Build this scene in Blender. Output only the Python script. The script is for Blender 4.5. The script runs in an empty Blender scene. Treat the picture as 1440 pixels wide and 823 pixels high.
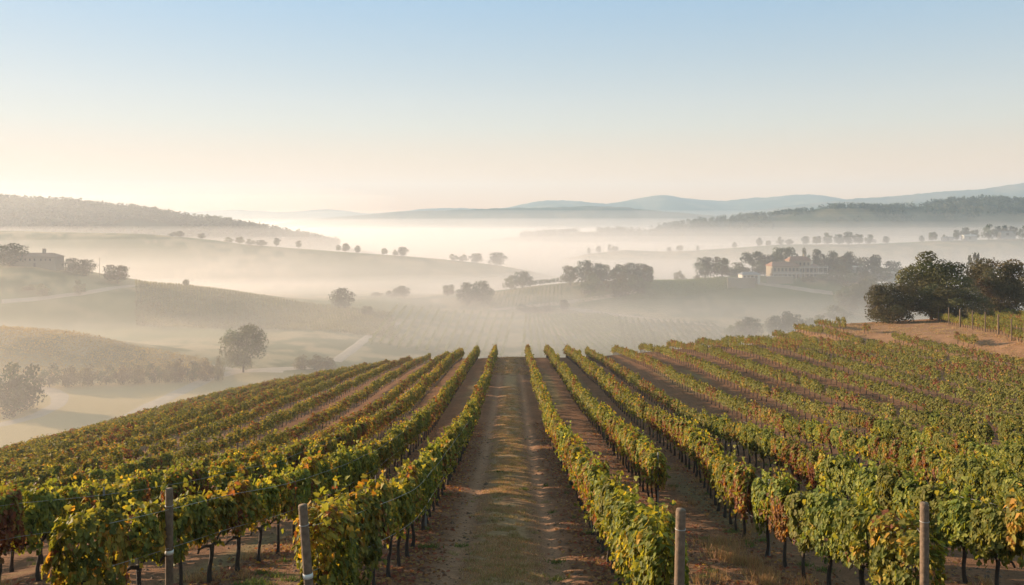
import bpy, math
import numpy as np
from mathutils import Vector

sc = bpy.context.scene
COL = sc.collection
R = math.radians
RNG = np.random.default_rng(7)
F = 1200.0          # focal length in pixels of a 1440 wide picture
HOR = 300.0         # eye level row in that picture

# ------------------------------------------------------------------ camera, sky, sun, exposure
cam_d = bpy.data.cameras.new('camera'); cam = bpy.data.objects.new('camera', cam_d); COL.objects.link(cam)
cam.location = (0, 0, 0); cam.rotation_euler = (R(90), 0, 0)
cam_d.sensor_width = 36; cam_d.lens = 36 * F / 1440
cam_d.shift_y = -(411.5 - HOR) / 1440
cam_d.clip_start = 0.2; cam_d.clip_end = 60000
sc.camera = cam

SUN_EL, SUN_AZ = 11.0, -66.0          # azimuth from +Y, negative = to the left
world = bpy.data.worlds.new('World'); sc.world = world; world.use_nodes = True
wn, wl = world.node_tree.nodes, world.node_tree.links
bg = wn['Background']
sky = wn.new('ShaderNodeTexSky'); sky.sky_type = 'NISHITA'; sky.sun_disc = False
sky.sun_elevation = R(SUN_EL); sky.sun_rotation = R(SUN_AZ)
sky.air_density = 1.0; sky.dust_density = 0.15; sky.ozone_density = 1.0; sky.altitude = 100
bg.inputs['Strength'].default_value = 0.13
geo = wn.new('ShaderNodeNewGeometry'); sep = wn.new('ShaderNodeSeparateXYZ')
wl.new(geo.outputs['Incoming'], sep.inputs[0])
neg = wn.new('ShaderNodeMath'); neg.operation = 'MULTIPLY'; neg.inputs[1].default_value = -1.0; wl.new(sep.outputs['Z'], neg.inputs[0])
ramp = wn.new('ShaderNodeValToRGB')          # dawn air: peach at the horizon, clear higher up, then an added warm glow overhead
ramp.color_ramp.elements[0].position = 0.0; ramp.color_ramp.elements[0].color = (1.46, .75, .54, 1)
ramp.color_ramp.elements[1].position = 0.10; ramp.color_ramp.elements[1].color = (1.20, 1.0, .95, 1)
e3 = ramp.color_ramp.elements.new(0.24); e3.color = (.99, 1.01, 1.14, 1)
e4 = ramp.color_ramp.elements.new(0.50); e4.color = (1.55, 1.22, 1.0, 1)  # bright warm zenith above the frame, added to lift and warm the shade
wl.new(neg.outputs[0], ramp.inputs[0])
tint = wn.new('ShaderNodeMix'); tint.data_type = 'RGBA'; tint.blend_type = 'MULTIPLY'; tint.inputs[0].default_value = 1.0
gam = wn.new('ShaderNodeGamma'); gam.inputs[1].default_value = 0.38; wl.new(sky.outputs[0], gam.inputs[0])   # soft, even dawn light
sat = wn.new('ShaderNodeHueSaturation'); sat.inputs['Saturation'].default_value = 2.35; sat.inputs['Value'].default_value = 1.38; wl.new(gam.outputs[0], sat.inputs['Color'])
kd_ = wn.new('ShaderNodeVectorMath'); kd_.operation = 'MULTIPLY_ADD'; kd_.inputs[1].default_value = (1 / 6,) * 3; kd_.inputs[2].default_value = (1, 1, 1)
wl.new(sat.outputs[0], kd_.inputs[0])                                      # soft shoulder, so the sun's side does not burn out
dv_ = wn.new('ShaderNodeVectorMath'); dv_.operation = 'DIVIDE'; wl.new(sat.outputs[0], dv_.inputs[0]); wl.new(kd_.outputs[0], dv_.inputs[1])
sc2 = wn.new('ShaderNodeVectorMath'); sc2.operation = 'SCALE'; sc2.inputs['Scale'].default_value = 1.25; wl.new(dv_.outputs[0], sc2.inputs[0])
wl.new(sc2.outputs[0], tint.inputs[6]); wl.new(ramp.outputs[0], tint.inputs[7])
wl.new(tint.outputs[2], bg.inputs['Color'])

sd = bpy.data.lights.new('sun', 'SUN'); sd.energy = 5.0; sd.angle = R(0.5); sd.color = (1.0, 0.75, 0.51)
sun = bpy.data.objects.new('sun', sd); COL.objects.link(sun)
sv = Vector((math.sin(R(SUN_AZ)) * math.cos(R(SUN_EL)), math.cos(R(SUN_AZ)) * math.cos(R(SUN_EL)), math.sin(R(SUN_EL))))
sun.rotation_euler = (-sv).to_track_quat('-Z', 'Y').to_euler()
sun.location = (-60, 50, 40)

sc.view_settings.view_transform = 'Standard'; sc.view_settings.look = 'None'
sc.view_settings.exposure = 1.3; sc.view_settings.gamma = 1.0; sc.view_settings.use_curve_mapping = False
cy = sc.cycles
cy.use_denoising = True
try: cy.denoiser = 'OPENIMAGEDENOISE'
except Exception: pass
cy.max_bounces = 8; cy.diffuse_bounces = 3; cy.glossy_bounces = 1; cy.transmission_bounces = 3
cy.volume_bounces = 5; cy.transparent_max_bounces = 64
cy.caustics_reflective = cy.caustics_refractive = False
cy.sample_clamp_indirect = 4.0

# ------------------------------------------------------------------ helpers
def tag(o, label=None, cat=None, group=None, kind=None):
    if label: o['label'] = label
    if cat: o['category'] = cat
    if group: o['group'] = group
    if kind: o['kind'] = kind
    return o

def mesh(name, V, Fs, mats=(), col=None, smooth=False, matidx=None):
    """V (N,3); Fs list of int arrays (M,k)"""
    me = bpy.data.meshes.new(name)
    V = np.ascontiguousarray(V, dtype=np.float32)
    Fs = [np.asarray(f, dtype=np.int32) for f in (Fs if isinstance(Fs, list) else [Fs]) if len(f)]
    loops = np.concatenate([f.ravel() for f in Fs])
    cnt = np.concatenate([np.full(len(f), f.shape[1], np.int32) for f in Fs])
    start = np.concatenate([[0], np.cumsum(cnt)[:-1]]).astype(np.int32)
    me.vertices.add(len(V)); me.vertices.foreach_set('co', V.ravel())
    me.loops.add(len(loops)); me.loops.foreach_set('vertex_index', loops)
    me.polygons.add(len(cnt)); me.polygons.foreach_set('loop_start', start); me.polygons.foreach_set('loop_total', cnt)
    me.polygons.foreach_set('use_smooth', np.full(len(cnt), bool(smooth)))
    for m in (mats if isinstance(mats, (list, tuple)) else [mats]): me.materials.append(m)
    if matidx is not None: me.polygons.foreach_set('material_index', np.asarray(matidx, np.int32))
    if col is not None:
        a = me.color_attributes.new('tone', 'FLOAT_COLOR', 'POINT')
        c = np.ones((len(V), 4), np.float32); c[:, :3] = col
        a.data.foreach_set('color', c.ravel())
    me.update(calc_edges=True)
    return me

def link(name, me, parent=None):
    o = bpy.data.objects.new(name, me); COL.objects.link(o)
    if parent is not None: o.parent = parent
    return o

def empty(name, loc, rz=0.0, s=1.0):
    o = bpy.data.objects.new(name, None); COL.objects.link(o)
    o.location = loc; o.rotation_euler = (0, 0, rz); o.empty_display_size = 0.3
    o.scale = (s, s, s) if np.isscalar(s) else s
    return o

def norm(a):
    return a / np.maximum(np.linalg.norm(a, axis=-1, keepdims=True), 1e-9)

def cards(C, N, T, S, shape, faces):
    """copies of a small leaf outline: shape (k,3) = across, along, out"""
    N = norm(N); T = norm(T - (T * N).sum(1, keepdims=True) * N); B = np.cross(T, N)
    V = (C[:, None, :] + S[:, None, None] * (shape[None, :, 0:1] * B[:, None, :] + shape[None, :, 1:2] * T[:, None, :] + shape[None, :, 2:3] * N[:, None, :]))
    k = len(shape); n = len(C)
    off = (np.arange(n) * k)[:, None, None]
    Fs = [(off + np.asarray(f)[None]).reshape(-1, np.asarray(f).shape[1]) for f in faces]
    return V.reshape(-1, 3), Fs

HALF = [(0, 0, 0), (.40, -.14, .05), (.56, .24, .10), (.36, .40, .06), (.36, .72, .07), (0, 1.0, -.06)]
LEAF = np.array(HALF + [(-x, y, z) for x, y, z in HALF[1:5]])
LEAF_F = [np.array([[0, 1, 2, 3, 4, 5], [0, 5, 9, 8, 7, 6]])]
KITE = np.array([(0, -.1, 0), (.48, .30, .10), (0, 1.0, -.05), (-.48, .34, .10)])
KITE_F = [np.array([[0, 1, 2, 3]])]

def tube(P, r, n=7, cap=True):
    P = np.asarray(P, float); r = np.broadcast_to(np.asarray(r, float), (len(P),))
    T = norm(np.gradient(P, axis=0))
    ref = np.array([0, 1, 0.]) if abs(T[0, 1]) < .8 else np.array([1, 0, 0.])
    A = norm(np.cross(T, ref)); B = np.cross(T, A)
    a = np.arange(n) * 2 * math.pi / n
    V = P[:, None] + r[:, None, None] * (np.cos(a)[None, :, None] * A[:, None] + np.sin(a)[None, :, None] * B[:, None])
    V = V.reshape(-1, 3); q = []
    for i in range(len(P) - 1):
        for j in range(n):
            q.append((i * n + j, i * n + (j + 1) % n, (i + 1) * n + (j + 1) % n, (i + 1) * n + j))
    Fs = [np.array(q)]
    if cap: Fs.append(np.array([[(len(P) - 1) * n + j for j in range(n)], [j for j in range(n)][::-1]]))
    return V, Fs

def join(parts):
    Vs, Fs, o = [], [], 0
    for V, fl in parts:
        Vs.append(V); Fs += [np.asarray(f) + o for f in fl]; o += len(V)
    by = {}
    for f in Fs: by.setdefault(f.shape[1], []).append(f)
    return np.concatenate(Vs), [np.concatenate(v) for v in by.values()]

def box(x0, x1, y0, y1, z0, z1):
    V = np.array([(x, y, z) for z in (z0, z1) for y in (y0, y1) for x in (x0, x1)], float)
    return V, [np.array([(0, 2, 3, 1), (4, 5, 7, 6), (0, 1, 5, 4), (2, 6, 7, 3), (0, 4, 6, 2), (1, 3, 7, 5)])]

def sstep(a, b, x):
    t = np.clip((np.asarray(x, float) - a) / (b - a), 0, 1); return t * t * (3 - 2 * t)

def vnoise(x, y, seed=0):
    x = np.asarray(x, float); y = np.asarray(y, float)
    xi = np.floor(x).astype(np.int64); yi = np.floor(y).astype(np.int64)
    fx = x - xi; fy = y - yi; fx = fx * fx * (3 - 2 * fx); fy = fy * fy * (3 - 2 * fy)
    def h(a, b):
        n = (a * 374761393 + b * 668265263 + seed * 1274126177) & 0xFFFFFFFF
        n = ((n ^ (n >> 13)) * 1274126177) & 0xFFFFFFFF
        return ((n ^ (n >> 16)) & 0xFFFF) / 65535.0
    return (h(xi, yi) * (1 - fx) + h(xi + 1, yi) * fx) * (1 - fy) + (h(xi, yi + 1) * (1 - fx) + h(xi + 1, yi + 1) * fx) * fy
def fbm(x, y, seed=0, o=4):
    s = 0; a = .5
    for i in range(o):
        s = s + a * vnoise(x * 2 ** i, y * 2 ** i, seed + i); a *= .5
    return s

# ------------------------------------------------------------------ materials
def mat(name):
    m = bpy.data.materials.new(name); m.use_nodes = True
    return m, m.node_tree.nodes, m.node_tree.links

def plain(name, c, rough=.7, var=.12, scale=6.0, bump=0.0):
    m, n, l = mat(name); b = n['Principled BSDF']
    tc = n.new('ShaderNodeTexCoord'); nz = n.new('ShaderNodeTexNoise'); nz.inputs['Scale'].default_value = scale; nz.inputs['Detail'].default_value = 5
    l.new(tc.outputs['Object'], nz.inputs['Vector'])
    mx = n.new('ShaderNodeMix'); mx.data_type = 'RGBA'
    mx.inputs[6].default_value = (*[v * (1 - 2 * var) for v in c], 1); mx.inputs[7].default_value = (*[min(1, v * (1 + 2 * var)) for v in c], 1)
    l.new(nz.outputs[0], mx.inputs[0]); l.new(mx.outputs[2], b.inputs['Base Color'])
    b.inputs['Roughness'].default_value = rough
    if bump:
        bp = n.new('ShaderNodeBump'); bp.inputs['Strength'].default_value = bump; bp.inputs['Distance'].default_value = .03
        l.new(nz.outputs[0], bp.inputs['Height']); l.new(bp.outputs[0], b.inputs['Normal'])
    return m

def leaf_mat(name, trans=.4, rough=.5, spec=.35, warm=(1.25, 1.15, .6)):
    m, n, l = mat(name); b = n['Principled BSDF']; out = n['Material Output']
    at = n.new('ShaderNodeAttribute'); at.attribute_name = 'tone'
    oi = n.new('ShaderNodeObjectInfo')
    hs = n.new('ShaderNodeHueSaturation')
    mr = n.new('ShaderNodeMapRange'); mr.inputs['To Min'].default_value = .475; mr.inputs['To Max'].default_value = .51
    l.new(oi.outputs['Random'], mr.inputs['Value']); l.new(mr.outputs[0], hs.inputs['Hue'])
    mr2 = n.new('ShaderNodeMapRange'); mr2.inputs['To Min'].default_value = 1.05; mr2.inputs['To Max'].default_value = 1.42
    l.new(oi.outputs['Random'], mr2.inputs['Value']); l.new(mr2.outputs[0], hs.inputs['Value'])
    l.new(at.outputs['Color'], hs.inputs['Color'])
    l.new(hs.outputs[0], b.inputs['Base Color'])
    b.inputs['Roughness'].default_value = rough; b.inputs['Specular IOR Level'].default_value = spec
    tr = n.new('ShaderNodeBsdfTranslucent')
    ml = n.new('ShaderNodeMix'); ml.data_type = 'RGBA'; ml.blend_type = 'MULTIPLY'; ml.inputs[0].default_value = 1
    ml.inputs[7].default_value = (*warm, 1); l.new(hs.outputs[0], ml.inputs[6]); l.new(ml.outputs[2], tr.inputs['Color'])
    mx = n.new('ShaderNodeMixShader'); mx.inputs[0].default_value = trans
    l.new(b.outputs[0], mx.inputs[1]); l.new(tr.outputs[0], mx.inputs[2]); l.new(mx.outputs[0], out.inputs['Surface'])
    return m

M_vine = leaf_mat('vine_leaf', .42, .6, .22, (1.75, 1.5, .5))
M_tree = leaf_mat('tree_leaf', .3, .6, .2, (1.2, 1.1, .6))
M_bark = plain('vine_bark', (.055, .038, .028), .9, .3, 18, .6)
M_tbark = plain('tree_bark', (.09, .065, .045), .9, .3, 4, .5)
M_post = plain('weathered_wood', (.155, .105, .068), .85, .4, 14, .4)
M_wire = plain('galvanised_wire', (.34, .33, .31), .45, .05, 5)
M_steel = plain('galvanised_steel', (.22, .21, .2), .5, .1, 8)
M_band = plain('white_band', (.7, .68, .62), .6, .05, 9)
M_plaster = plain('pale_plaster', (.27, .225, .165), .85, .06, 1.2)
M_stone = plain('stone_wall', (.24, .20, .16), .9, .12, 1.5)
M_white = plain('white_paint', (.52, .49, .44), .7, .04, 2)
M_shed = plain('limewash', (.33, .31, .28), .8, .08, 1)
M_tile = plain('terracotta_tile', (.24, .12, .075), .85, .2, 2)
M_darkroof = plain('dull_tile', (.20, .14, .10), .9, .15, 2)
M_greyroof = plain('grey_roof', (.20, .21, .22), .8, .06, 1)
M_glass = plain('window_glass', (.03, .035, .04), .15, .1, 2)
M_shutter = plain('dark_frame', (.10, .08, .06), .6, .1, 4)
M_road = plain('pale_gravel', (.36, .285, .21), .95, .16, .3, .2)
M_clod = plain('soil_clod', (.15, .095, .062), .95, .3, 9, .4)

# ------------------------------------------------------------------ the lie of the land
def prof(pts, D):
    a = np.array(pts, float)
    X = (a[:, 0] - 720) / F * D; Z = -(a[:, 1] - HOR) / F * D
    # smooth, evenly resampled
    xs = np.linspace(X[0], X[-1], 400); zs = np.interp(xs, X, Z)
    k = np.hanning(15); k /= k.sum(); zs = np.convolve(np.pad(zs, 7, mode='edge'), k, 'valid')
    return xs, zs

HILLS = {  # crest in the picture, distance, front and back width, foot height
    'farm':  ([(-900, 330), (-300, 352), (0, 373), (60, 374), (110, 384), (150, 391), (190, 400), (250, 404), (300, 410), (350, 418), (400, 427), (450, 437), (500, 448), (540, 463), (580, 480), (640, 505)], 520, 105, 120, -70),
    'gold':  ([(-700, 440), (-200, 455), (0, 466), (100, 473), (200, 490), (300, 503), (360, 512)], 345, 48, 40, -60),
    'villa': ([(430, 446), (520, 430), (560, 423), (620, 417), (690, 412), (720, 408), (760, 403), (800, 399), (850, 396), (920, 395), (960, 395), (1000, 392), (1040, 390), (1100, 388), (1150, 388), (1200, 392), (1250, 400), (1320, 412), (1500, 420)], 650, 70, 110, -74),
    'east':  ([(-500, 312), (100, 327), (200, 329), (260, 334), (300, 338), (340, 344), (420, 350), (500, 356), (560, 360), (620, 365), (680, 371), (720, 377), (760, 385), (800, 396), (860, 412)], 900, 110, 120, -84),
    'plain': ([(700, 392), (760, 373), (830, 357), (880, 352), (930, 354), (980, 353), (1000, 351), (1050, 348), (1100, 344), (1200, 344), (1260, 342), (1320, 339), (1440, 336), (1800, 330)], 1200, 150, 160, -90),
}
for k, v in list(HILLS.items()): HILLS[k] = (prof(v[0], v[1]),) + tuple(v[1:])

def hill(name, x, y):
    (xs, zs), D, wf, wb, base = HILLS[name]
    zc = np.interp(x, xs, zs)
    edge = sstep(xs[0] - .15 * D, xs[0], x) * (1 - sstep(xs[-1], xs[-1] + .15 * D, x))
    t = np.where(y < D, (D - y) / wf, (y - D) / wb)
    return base - 8 + (zc - base + 8) * np.exp(-np.minimum(t * t, 30)) * edge - (1 - edge) * 3

DIPY = np.array([0, 10, 16, 20, 25, 30, 35, 42, 50, 60, 75, 92, 108, 122, 135, 150, 400.])
DIPV = np.array([0, .02, .18, .38, .58, .74, .86, .96, 1, .97, .8, .48, .25, .04, 0, 0, 0.])
_dy = np.linspace(0, 400, 801); _dv = np.convolve(np.pad(np.interp(_dy, DIPY, DIPV), 8, mode='edge'), np.hanning(17) / np.hanning(17).sum(), 'valid')

def near_hill(x, y):
    z = -4.92 - .13 * y - 1.7 * np.interp(y, _dy, _dv)
    z = z - .14 * np.clip(x, -11, 0) * np.exp(-((y - 5) / 20.) ** 2)
    q = np.maximum(0, -x - 3)
    z = z - .0026 * q * q - .12 * np.minimum(q, 12)
    z = z - .045 * np.clip(q - 12, 0, 18) * sstep(70, 110, y)
    z = z + .085 * np.clip(x - 10, 0, 21) * sstep(75, 128, y)
    z = z + .055 * np.clip(x - 6, 0, 25) * sstep(30, 85, y) * (1 - sstep(95, 130, y))
    w = sstep(0, 16, x - np.interp(y, [60, 70, 85, 100, 108, 120, 150], [52, 46, 46, 44, 40, 33, 33]))
    zp = -8.35 + .058 * np.minimum(x, 80) - .093 * y
    z = z * (1 - w) + np.maximum(z, zp) * w
    yc = 126 + 26 * sstep(-2, -14, x) + 16 * sstep(30, 60, x)
    r = np.maximum(0, y - yc)
    z = z - np.minimum(.012 * r * r, .36 * r) - .05 * r
    z = z + .25 * (fbm(x / 9., y / 9., 3, 3) - .45) * sstep(8, 30, y)
    return z

def floor_z(x, y):
    z = -60 - 11 * sstep(-110, 10, x) * sstep(250, 420, y) - 8 * sstep(520, 800, y) - 10 * sstep(800, 1200, y) - 14 * sstep(1300, 2600, y)
    return z + 1.5 * (fbm(x / 70., y / 70., 11, 3) - .45)

def H(x, y):
    x = np.asarray(x, float); y = np.asarray(y, float)
    zs = [floor_z(x, y)] + [hill(k, x, y) for k in HILLS]
    k = 2.5
    st = np.stack(zs); m = st.max(0)
    far = m + k * np.log(np.exp((st - m) / k).sum(0))
    n = near_hill(x, np.maximum(y, -30))
    k = .8
    m = np.maximum(far, n); z = m + k * np.log(np.exp((far - m) / k) + np.exp((n - m) / k))
    # wheel ruts of the grass aisle
    nearw = sstep(140, 100, y)
    for rx in (-1.3, 1.0):
        z = z - .07 * np.exp(-((x - rx) / .28) ** 2) * nearw
    z = z + .05 * np.exp(-((x + .2) / .55) ** 2) * nearw
    return z

def Hs(x, y): return float(H(np.array([x]), np.array([y]))[0])

_ds = np.geomspace(9, 6000, 6000)
def on_ground(px, py, dmin=9.0):
    """where the sight line through a picture point first meets the land"""
    d = _ds[_ds >= dmin]
    x = (px - 720) / F * d; zr = -(py - HOR) / F * d
    i = int(np.argmax(H(x, d) >= zr)); return x[i], d[i]

# vine rows: plan position of row k (k<0 left of the aisle, k>0 right)
def row_x(k, y):
    y = np.asarray(y, float)
    wob = .06 * np.sin(y * .2 + 1.7 * k)
    if k == 1: return 2.25 + .22 * np.exp(-((y - 13) / 3.) ** 2) + wob
    if k == 3: return 8.15 - 2.0 * np.exp(-((y - 19) / np.where(y < 19, 8., 14.)) ** 2) + wob
    if k > 0: return (2.25 + 2.95 * (k - 1) + 1.2 * max(0, k - 4)) * (1 - .15 * np.exp(-((y - 17) / 15.) ** 2)) + wob
    m = -k
    if k == -1: return -2.45 - .55 * np.exp(-((y - 13.5) / 2.6) ** 2) + wob
    return -(2.45 + 2.78 * (m - 1) + 1.1 * max(0, m - 4)) * (1 + .22 * np.exp(-(y / 42.) ** 2) * (m > 2)) - (1.3 * np.exp(-(np.maximum(y, 10) - 13) / 6.) if m > 1 else 0) + wob

def cover(x, y, z):
    """ground cover colours (albedo)"""
    n1 = fbm(x / 1.1, y / 1.1, 21, 4); n2 = fbm(x / 14., y / 14., 31, 4); n3 = fbm(x / .25, y / .8, 41, 3)
    soil = np.array([.21, .108, .058]); dry = np.array([.30, .235, .125]); green = np.array([.10, .105, .04]); mound = np.array([.33, .185, .10])
    def mix(a, b, t): return a * (1 - t[..., None]) + b * t[..., None]
    c = np.broadcast_to(soil, x.shape + (3,)).copy()
    c = c * (0.75 + .6 * n1)[..., None]
    # light dusty wheel tracks and the grass strip of the aisle
    tr = np.exp(-((x + 1.35) / .34) ** 2) + np.exp(-((x - 1.0) / .3) ** 2)
    c = mix(c, np.array([.38, .215, .125]), np.clip(tr, 0, 1) * .8)
    g = np.exp(-((x + .18) / .72) ** 4) * sstep(.22, .55, n1 + .35 * n3)
    c = mix(c, np.array([.39, .255, .13]), np.clip(g, 0, 1) * .85)
    # between other rows: thin dry weeds
    ph = np.where(x > 0, (x - 2.25) / 2.95, (-x - 2.45) / 2.78); fr = np.abs(ph - np.round(ph)) * 2
    w = sstep(.45, .95, fr) * sstep(.4, .62, n2) * (np.abs(x) > 2.5)
    c = mix(c, np.array([.2, .16, .075]), np.clip(w, 0, 1) * .7)
    # bare reddish mound on the right shoulder
    md = sstep(28, 44, x - .0 * y) * sstep(50, 75, y)
    c = c * (1 - md[..., None]) + (mound * (.55 + .6 * n1 + .3 * n2)[..., None]) * md[..., None]
    # valley land
    v = sstep(-2.5, -6, z - near_hill(x, np.maximum(y, 0)) * 1.0) * 0
    far = 1 - sstep(-.6, .6, near_hill(x, np.maximum(y, 0)) - z + 1.0)
    land = mix(np.broadcast_to(dry, x.shape + (3,)), green, sstep(.38, .6, n2))
    fld = fbm(x / 90., y / 60., 51, 3)
    land = mix(land, np.array([.085, .11, .03]), sstep(.42, .6, fld) * .8)
    land = mix(land, np.array([.42, .31, .16]), (sstep(-230, -200, x) * (1 - sstep(-90, -60, x)) * sstep(200, 225, y) * (1 - sstep(300, 330, y))) * .9)
    c = mix(c, land, far)
    return np.clip(c, .01, .8)

m, n, l = mat('ground_cover'); b = n['Principled BSDF']; b.inputs['Roughness'].default_value = .95; b.inputs['Specular IOR Level'].default_value = .1
at = n.new('ShaderNodeAttribute'); at.attribute_name = 'tone'
tc = n.new('ShaderNodeTexCoord')
nz = n.new('ShaderNodeTexNoise'); nz.inputs['Scale'].default_value = 5.0; nz.inputs['Detail'].default_value = 9; nz.inputs['Roughness'].default_value = .65
l.new(tc.outputs['Object'], nz.inputs['Vector'])
nz2 = n.new('ShaderNodeTexNoise'); nz2.inputs['Scale'].default_value = 38.0; nz2.inputs['Detail'].default_value = 4
l.new(tc.outputs['Object'], nz2.inputs['Vector'])
ad = n.new('ShaderNodeMath'); ad.operation = 'ADD'; l.new(nz.outputs[0], ad.inputs[0]); l.new(nz2.outputs[0], ad.inputs[1])
mr = n.new('ShaderNodeMapRange'); mr.inputs['From Min'].default_value = .6; mr.inputs['From Max'].default_value = 1.4; mr.inputs['To Min'].default_value = .5; mr.inputs['To Max'].default_value = 1.55
l.new(ad.outputs[0], mr.inputs['Value'])
ml = n.new('ShaderNodeMix'); ml.data_type = 'RGBA'; ml.blend_type = 'MULTIPLY'; ml.inputs[0].default_value = 1
l.new(at.outputs['Color'], ml.inputs[6]); l.new(mr.outputs[0], ml.inputs[7]); l.new(ml.outputs[2], b.inputs['Base Color'])
bp = n.new('ShaderNodeBump'); bp.inputs['Strength'].default_value = .8; bp.inputs['Distance'].default_value = .06
l.new(ad.outputs[0], bp.inputs['Height']); l.new(bp.outputs[0], b.inputs['Normal'])
M_ground = m

def build_ground():
    az = np.concatenate([np.linspace(-180, -46, 30, endpoint=False), np.linspace(-46, 46, 900), np.linspace(46, 180, 30)[1:]])
    az = az[:-1]; na = len(az)
    rr = np.concatenate([[.5, 2.5, 5], np.geomspace(8, 7550, 640)])
    A, Rr = np.meshgrid(np.radians(az), rr)
    x = Rr * np.sin(A); y = Rr * np.cos(A); z = H(x, y)
    col = cover(x, y, z)
    V = np.stack([x, y, z], -1).reshape(-1, 3)
    i = np.arange(len(rr) - 1)[:, None] * na; j = np.arange(na)[None]; j2 = (j + 1) % na
    q = np.stack([i + j, i + j2, i + na + j2, i + na + j], -1).reshape(-1, 4)[:, ::-1]
    o = link('ground', mesh('ground', V, [q, np.arange(na)[None, :]], M_ground, col.reshape(-1, 3), True))
    tag(o, kind='structure')
build_ground()

# far ridges
M_hill = leaf_mat('hill_cover', 0.0, .95, .05)
def ridge(name, pts, D, wf, wb, base, seed, rough, nx=500, ny=60):
    xs, zs = prof(pts, D)
    X = np.linspace(xs[0], xs[-1], nx); T = np.concatenate([-np.linspace(2.2, 0, ny // 2, endpoint=False), np.linspace(0, 2, ny // 2)])
    Xg, Tg = np.meshgrid(X, T); Y = D + np.where(Tg < 0, Tg * wf, Tg * wb)
    zc = np.interp(Xg, xs, zs)
    s = np.exp(-Tg * Tg) * sstep(0, .03, (Xg - xs[0]) / (xs[-1] - xs[0])) * (1 - sstep(.97, 1, (Xg - xs[0]) / (xs[-1] - xs[0])))
    sp = 1 + .25 * (fbm(Xg / (wf * .8), Y / (wf * .8), seed + 5, 3) - .45) * (np.abs(Tg) > .02)
    z = base - 15 + (zc - base + 15) * np.clip(s * sp, 0, 1.0) + rough * (fbm(Xg / (D * .006), Y / (D * .006), seed, 4) - .47)
    q = (np.arange(len(T) - 1)[:, None] * nx + np.arange(nx - 1)[None])
    q = np.stack([q, q + 1, q + nx + 1, q + nx], -1).reshape(-1, 4)
    n2 = fbm(Xg / (D * .03), Y / (D * .03), seed + 9, 4)
    c = np.array([.05, .06, .03])[None, None] * (1 - sstep(.4, .65, n2))[..., None] + np.array([.13, .11, .06]) * sstep(.4, .65, n2)[..., None]
    o = link(name, mesh(name, np.stack([Xg, Y, z], -1).reshape(-1, 3), q, M_hill, c.reshape(-1, 3), True))
    tag(o, kind='structure'); return xs, zs

RD = ridge('hills', [(-700, 235), (-300, 264), (0, 285), (40, 288), (90, 290), (150, 297), (200, 301), (240, 309), (300, 315), (350, 324), (400, 334), (440, 341), (480, 349), (520, 356), (600, 372)], 1300, 260, 250, -110, 3, 6)
RC = ridge('hills', [(620, 344), (680, 338), (720, 334), (760, 330), (830, 326), (900, 325), (960, 316), (1010, 309), (1060, 305), (1100, 302), (1150, 295), (1190, 291), (1230, 293), (1290, 291), (1340, 283), (1390, 280), (1440, 285), (1600, 272), (1900, 280)], 2000, 330, 350, -120, 13, 7)
ridge('hills', [(330, 324), (380, 317), (430, 310), (480, 305), (520, 302), (570, 297), (640, 296), (700, 293), (760, 292), (830, 290), (870, 291), (920, 296), (960, 300), (1000, 304), (1060, 312), (1150, 320), (1220, 330)], 4000, 600, 600, -120, 23, 9)
ridge('hills', [(150, 301), (250, 299), (330, 295), (400, 299), (460, 294), (520, 301), (570, 297), (600, 293), (650, 293), (700, 295), (730, 288), (762, 282), (800, 282), (850, 288), (890, 281), (930, 273), (970, 280), (1020, 283), (1060, 278), (1090, 277), (1130, 273), (1190, 283), (1240, 284), (1400, 276), (1600, 280), (1750, 300)], 6000, 900, 700, -120, 33, 12)
ridge('hills', [(1000, 306), (1100, 292), (1186, 281), (1240, 277), (1300, 272), (1340, 268), (1380, 266), (1440, 257), (1520, 250), (1600, 246), (1900, 262)], 5000, 700, 700, -120, 43, 12)

# ------------------------------------------------------------------ haze and valley fog
def vol(name, color, dens, aniso):
    m, n, l = mat(name); n.remove(n['Principled BSDF'])
    v = n.new('ShaderNodeVolumePrincipled'); v.inputs['Color'].default_value = (*color, 1); v.inputs['Density'].default_value = dens; v.inputs['Anisotropy'].default_value = aniso
    l.new(v.outputs[0], n['Material Output'].inputs['Volume'])
    try: m.cycles.homogeneous_volume = True
    except Exception: pass
    return m

HAZE_D = .00016
V_, F_ = box(-7700, 7700, -7700, 7700, -142, 265)
tag(link('haze', mesh('haze', V_, F_, vol('haze_air', (.64, .81, 1.0), HAZE_D, .15))), kind='stuff')

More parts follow.
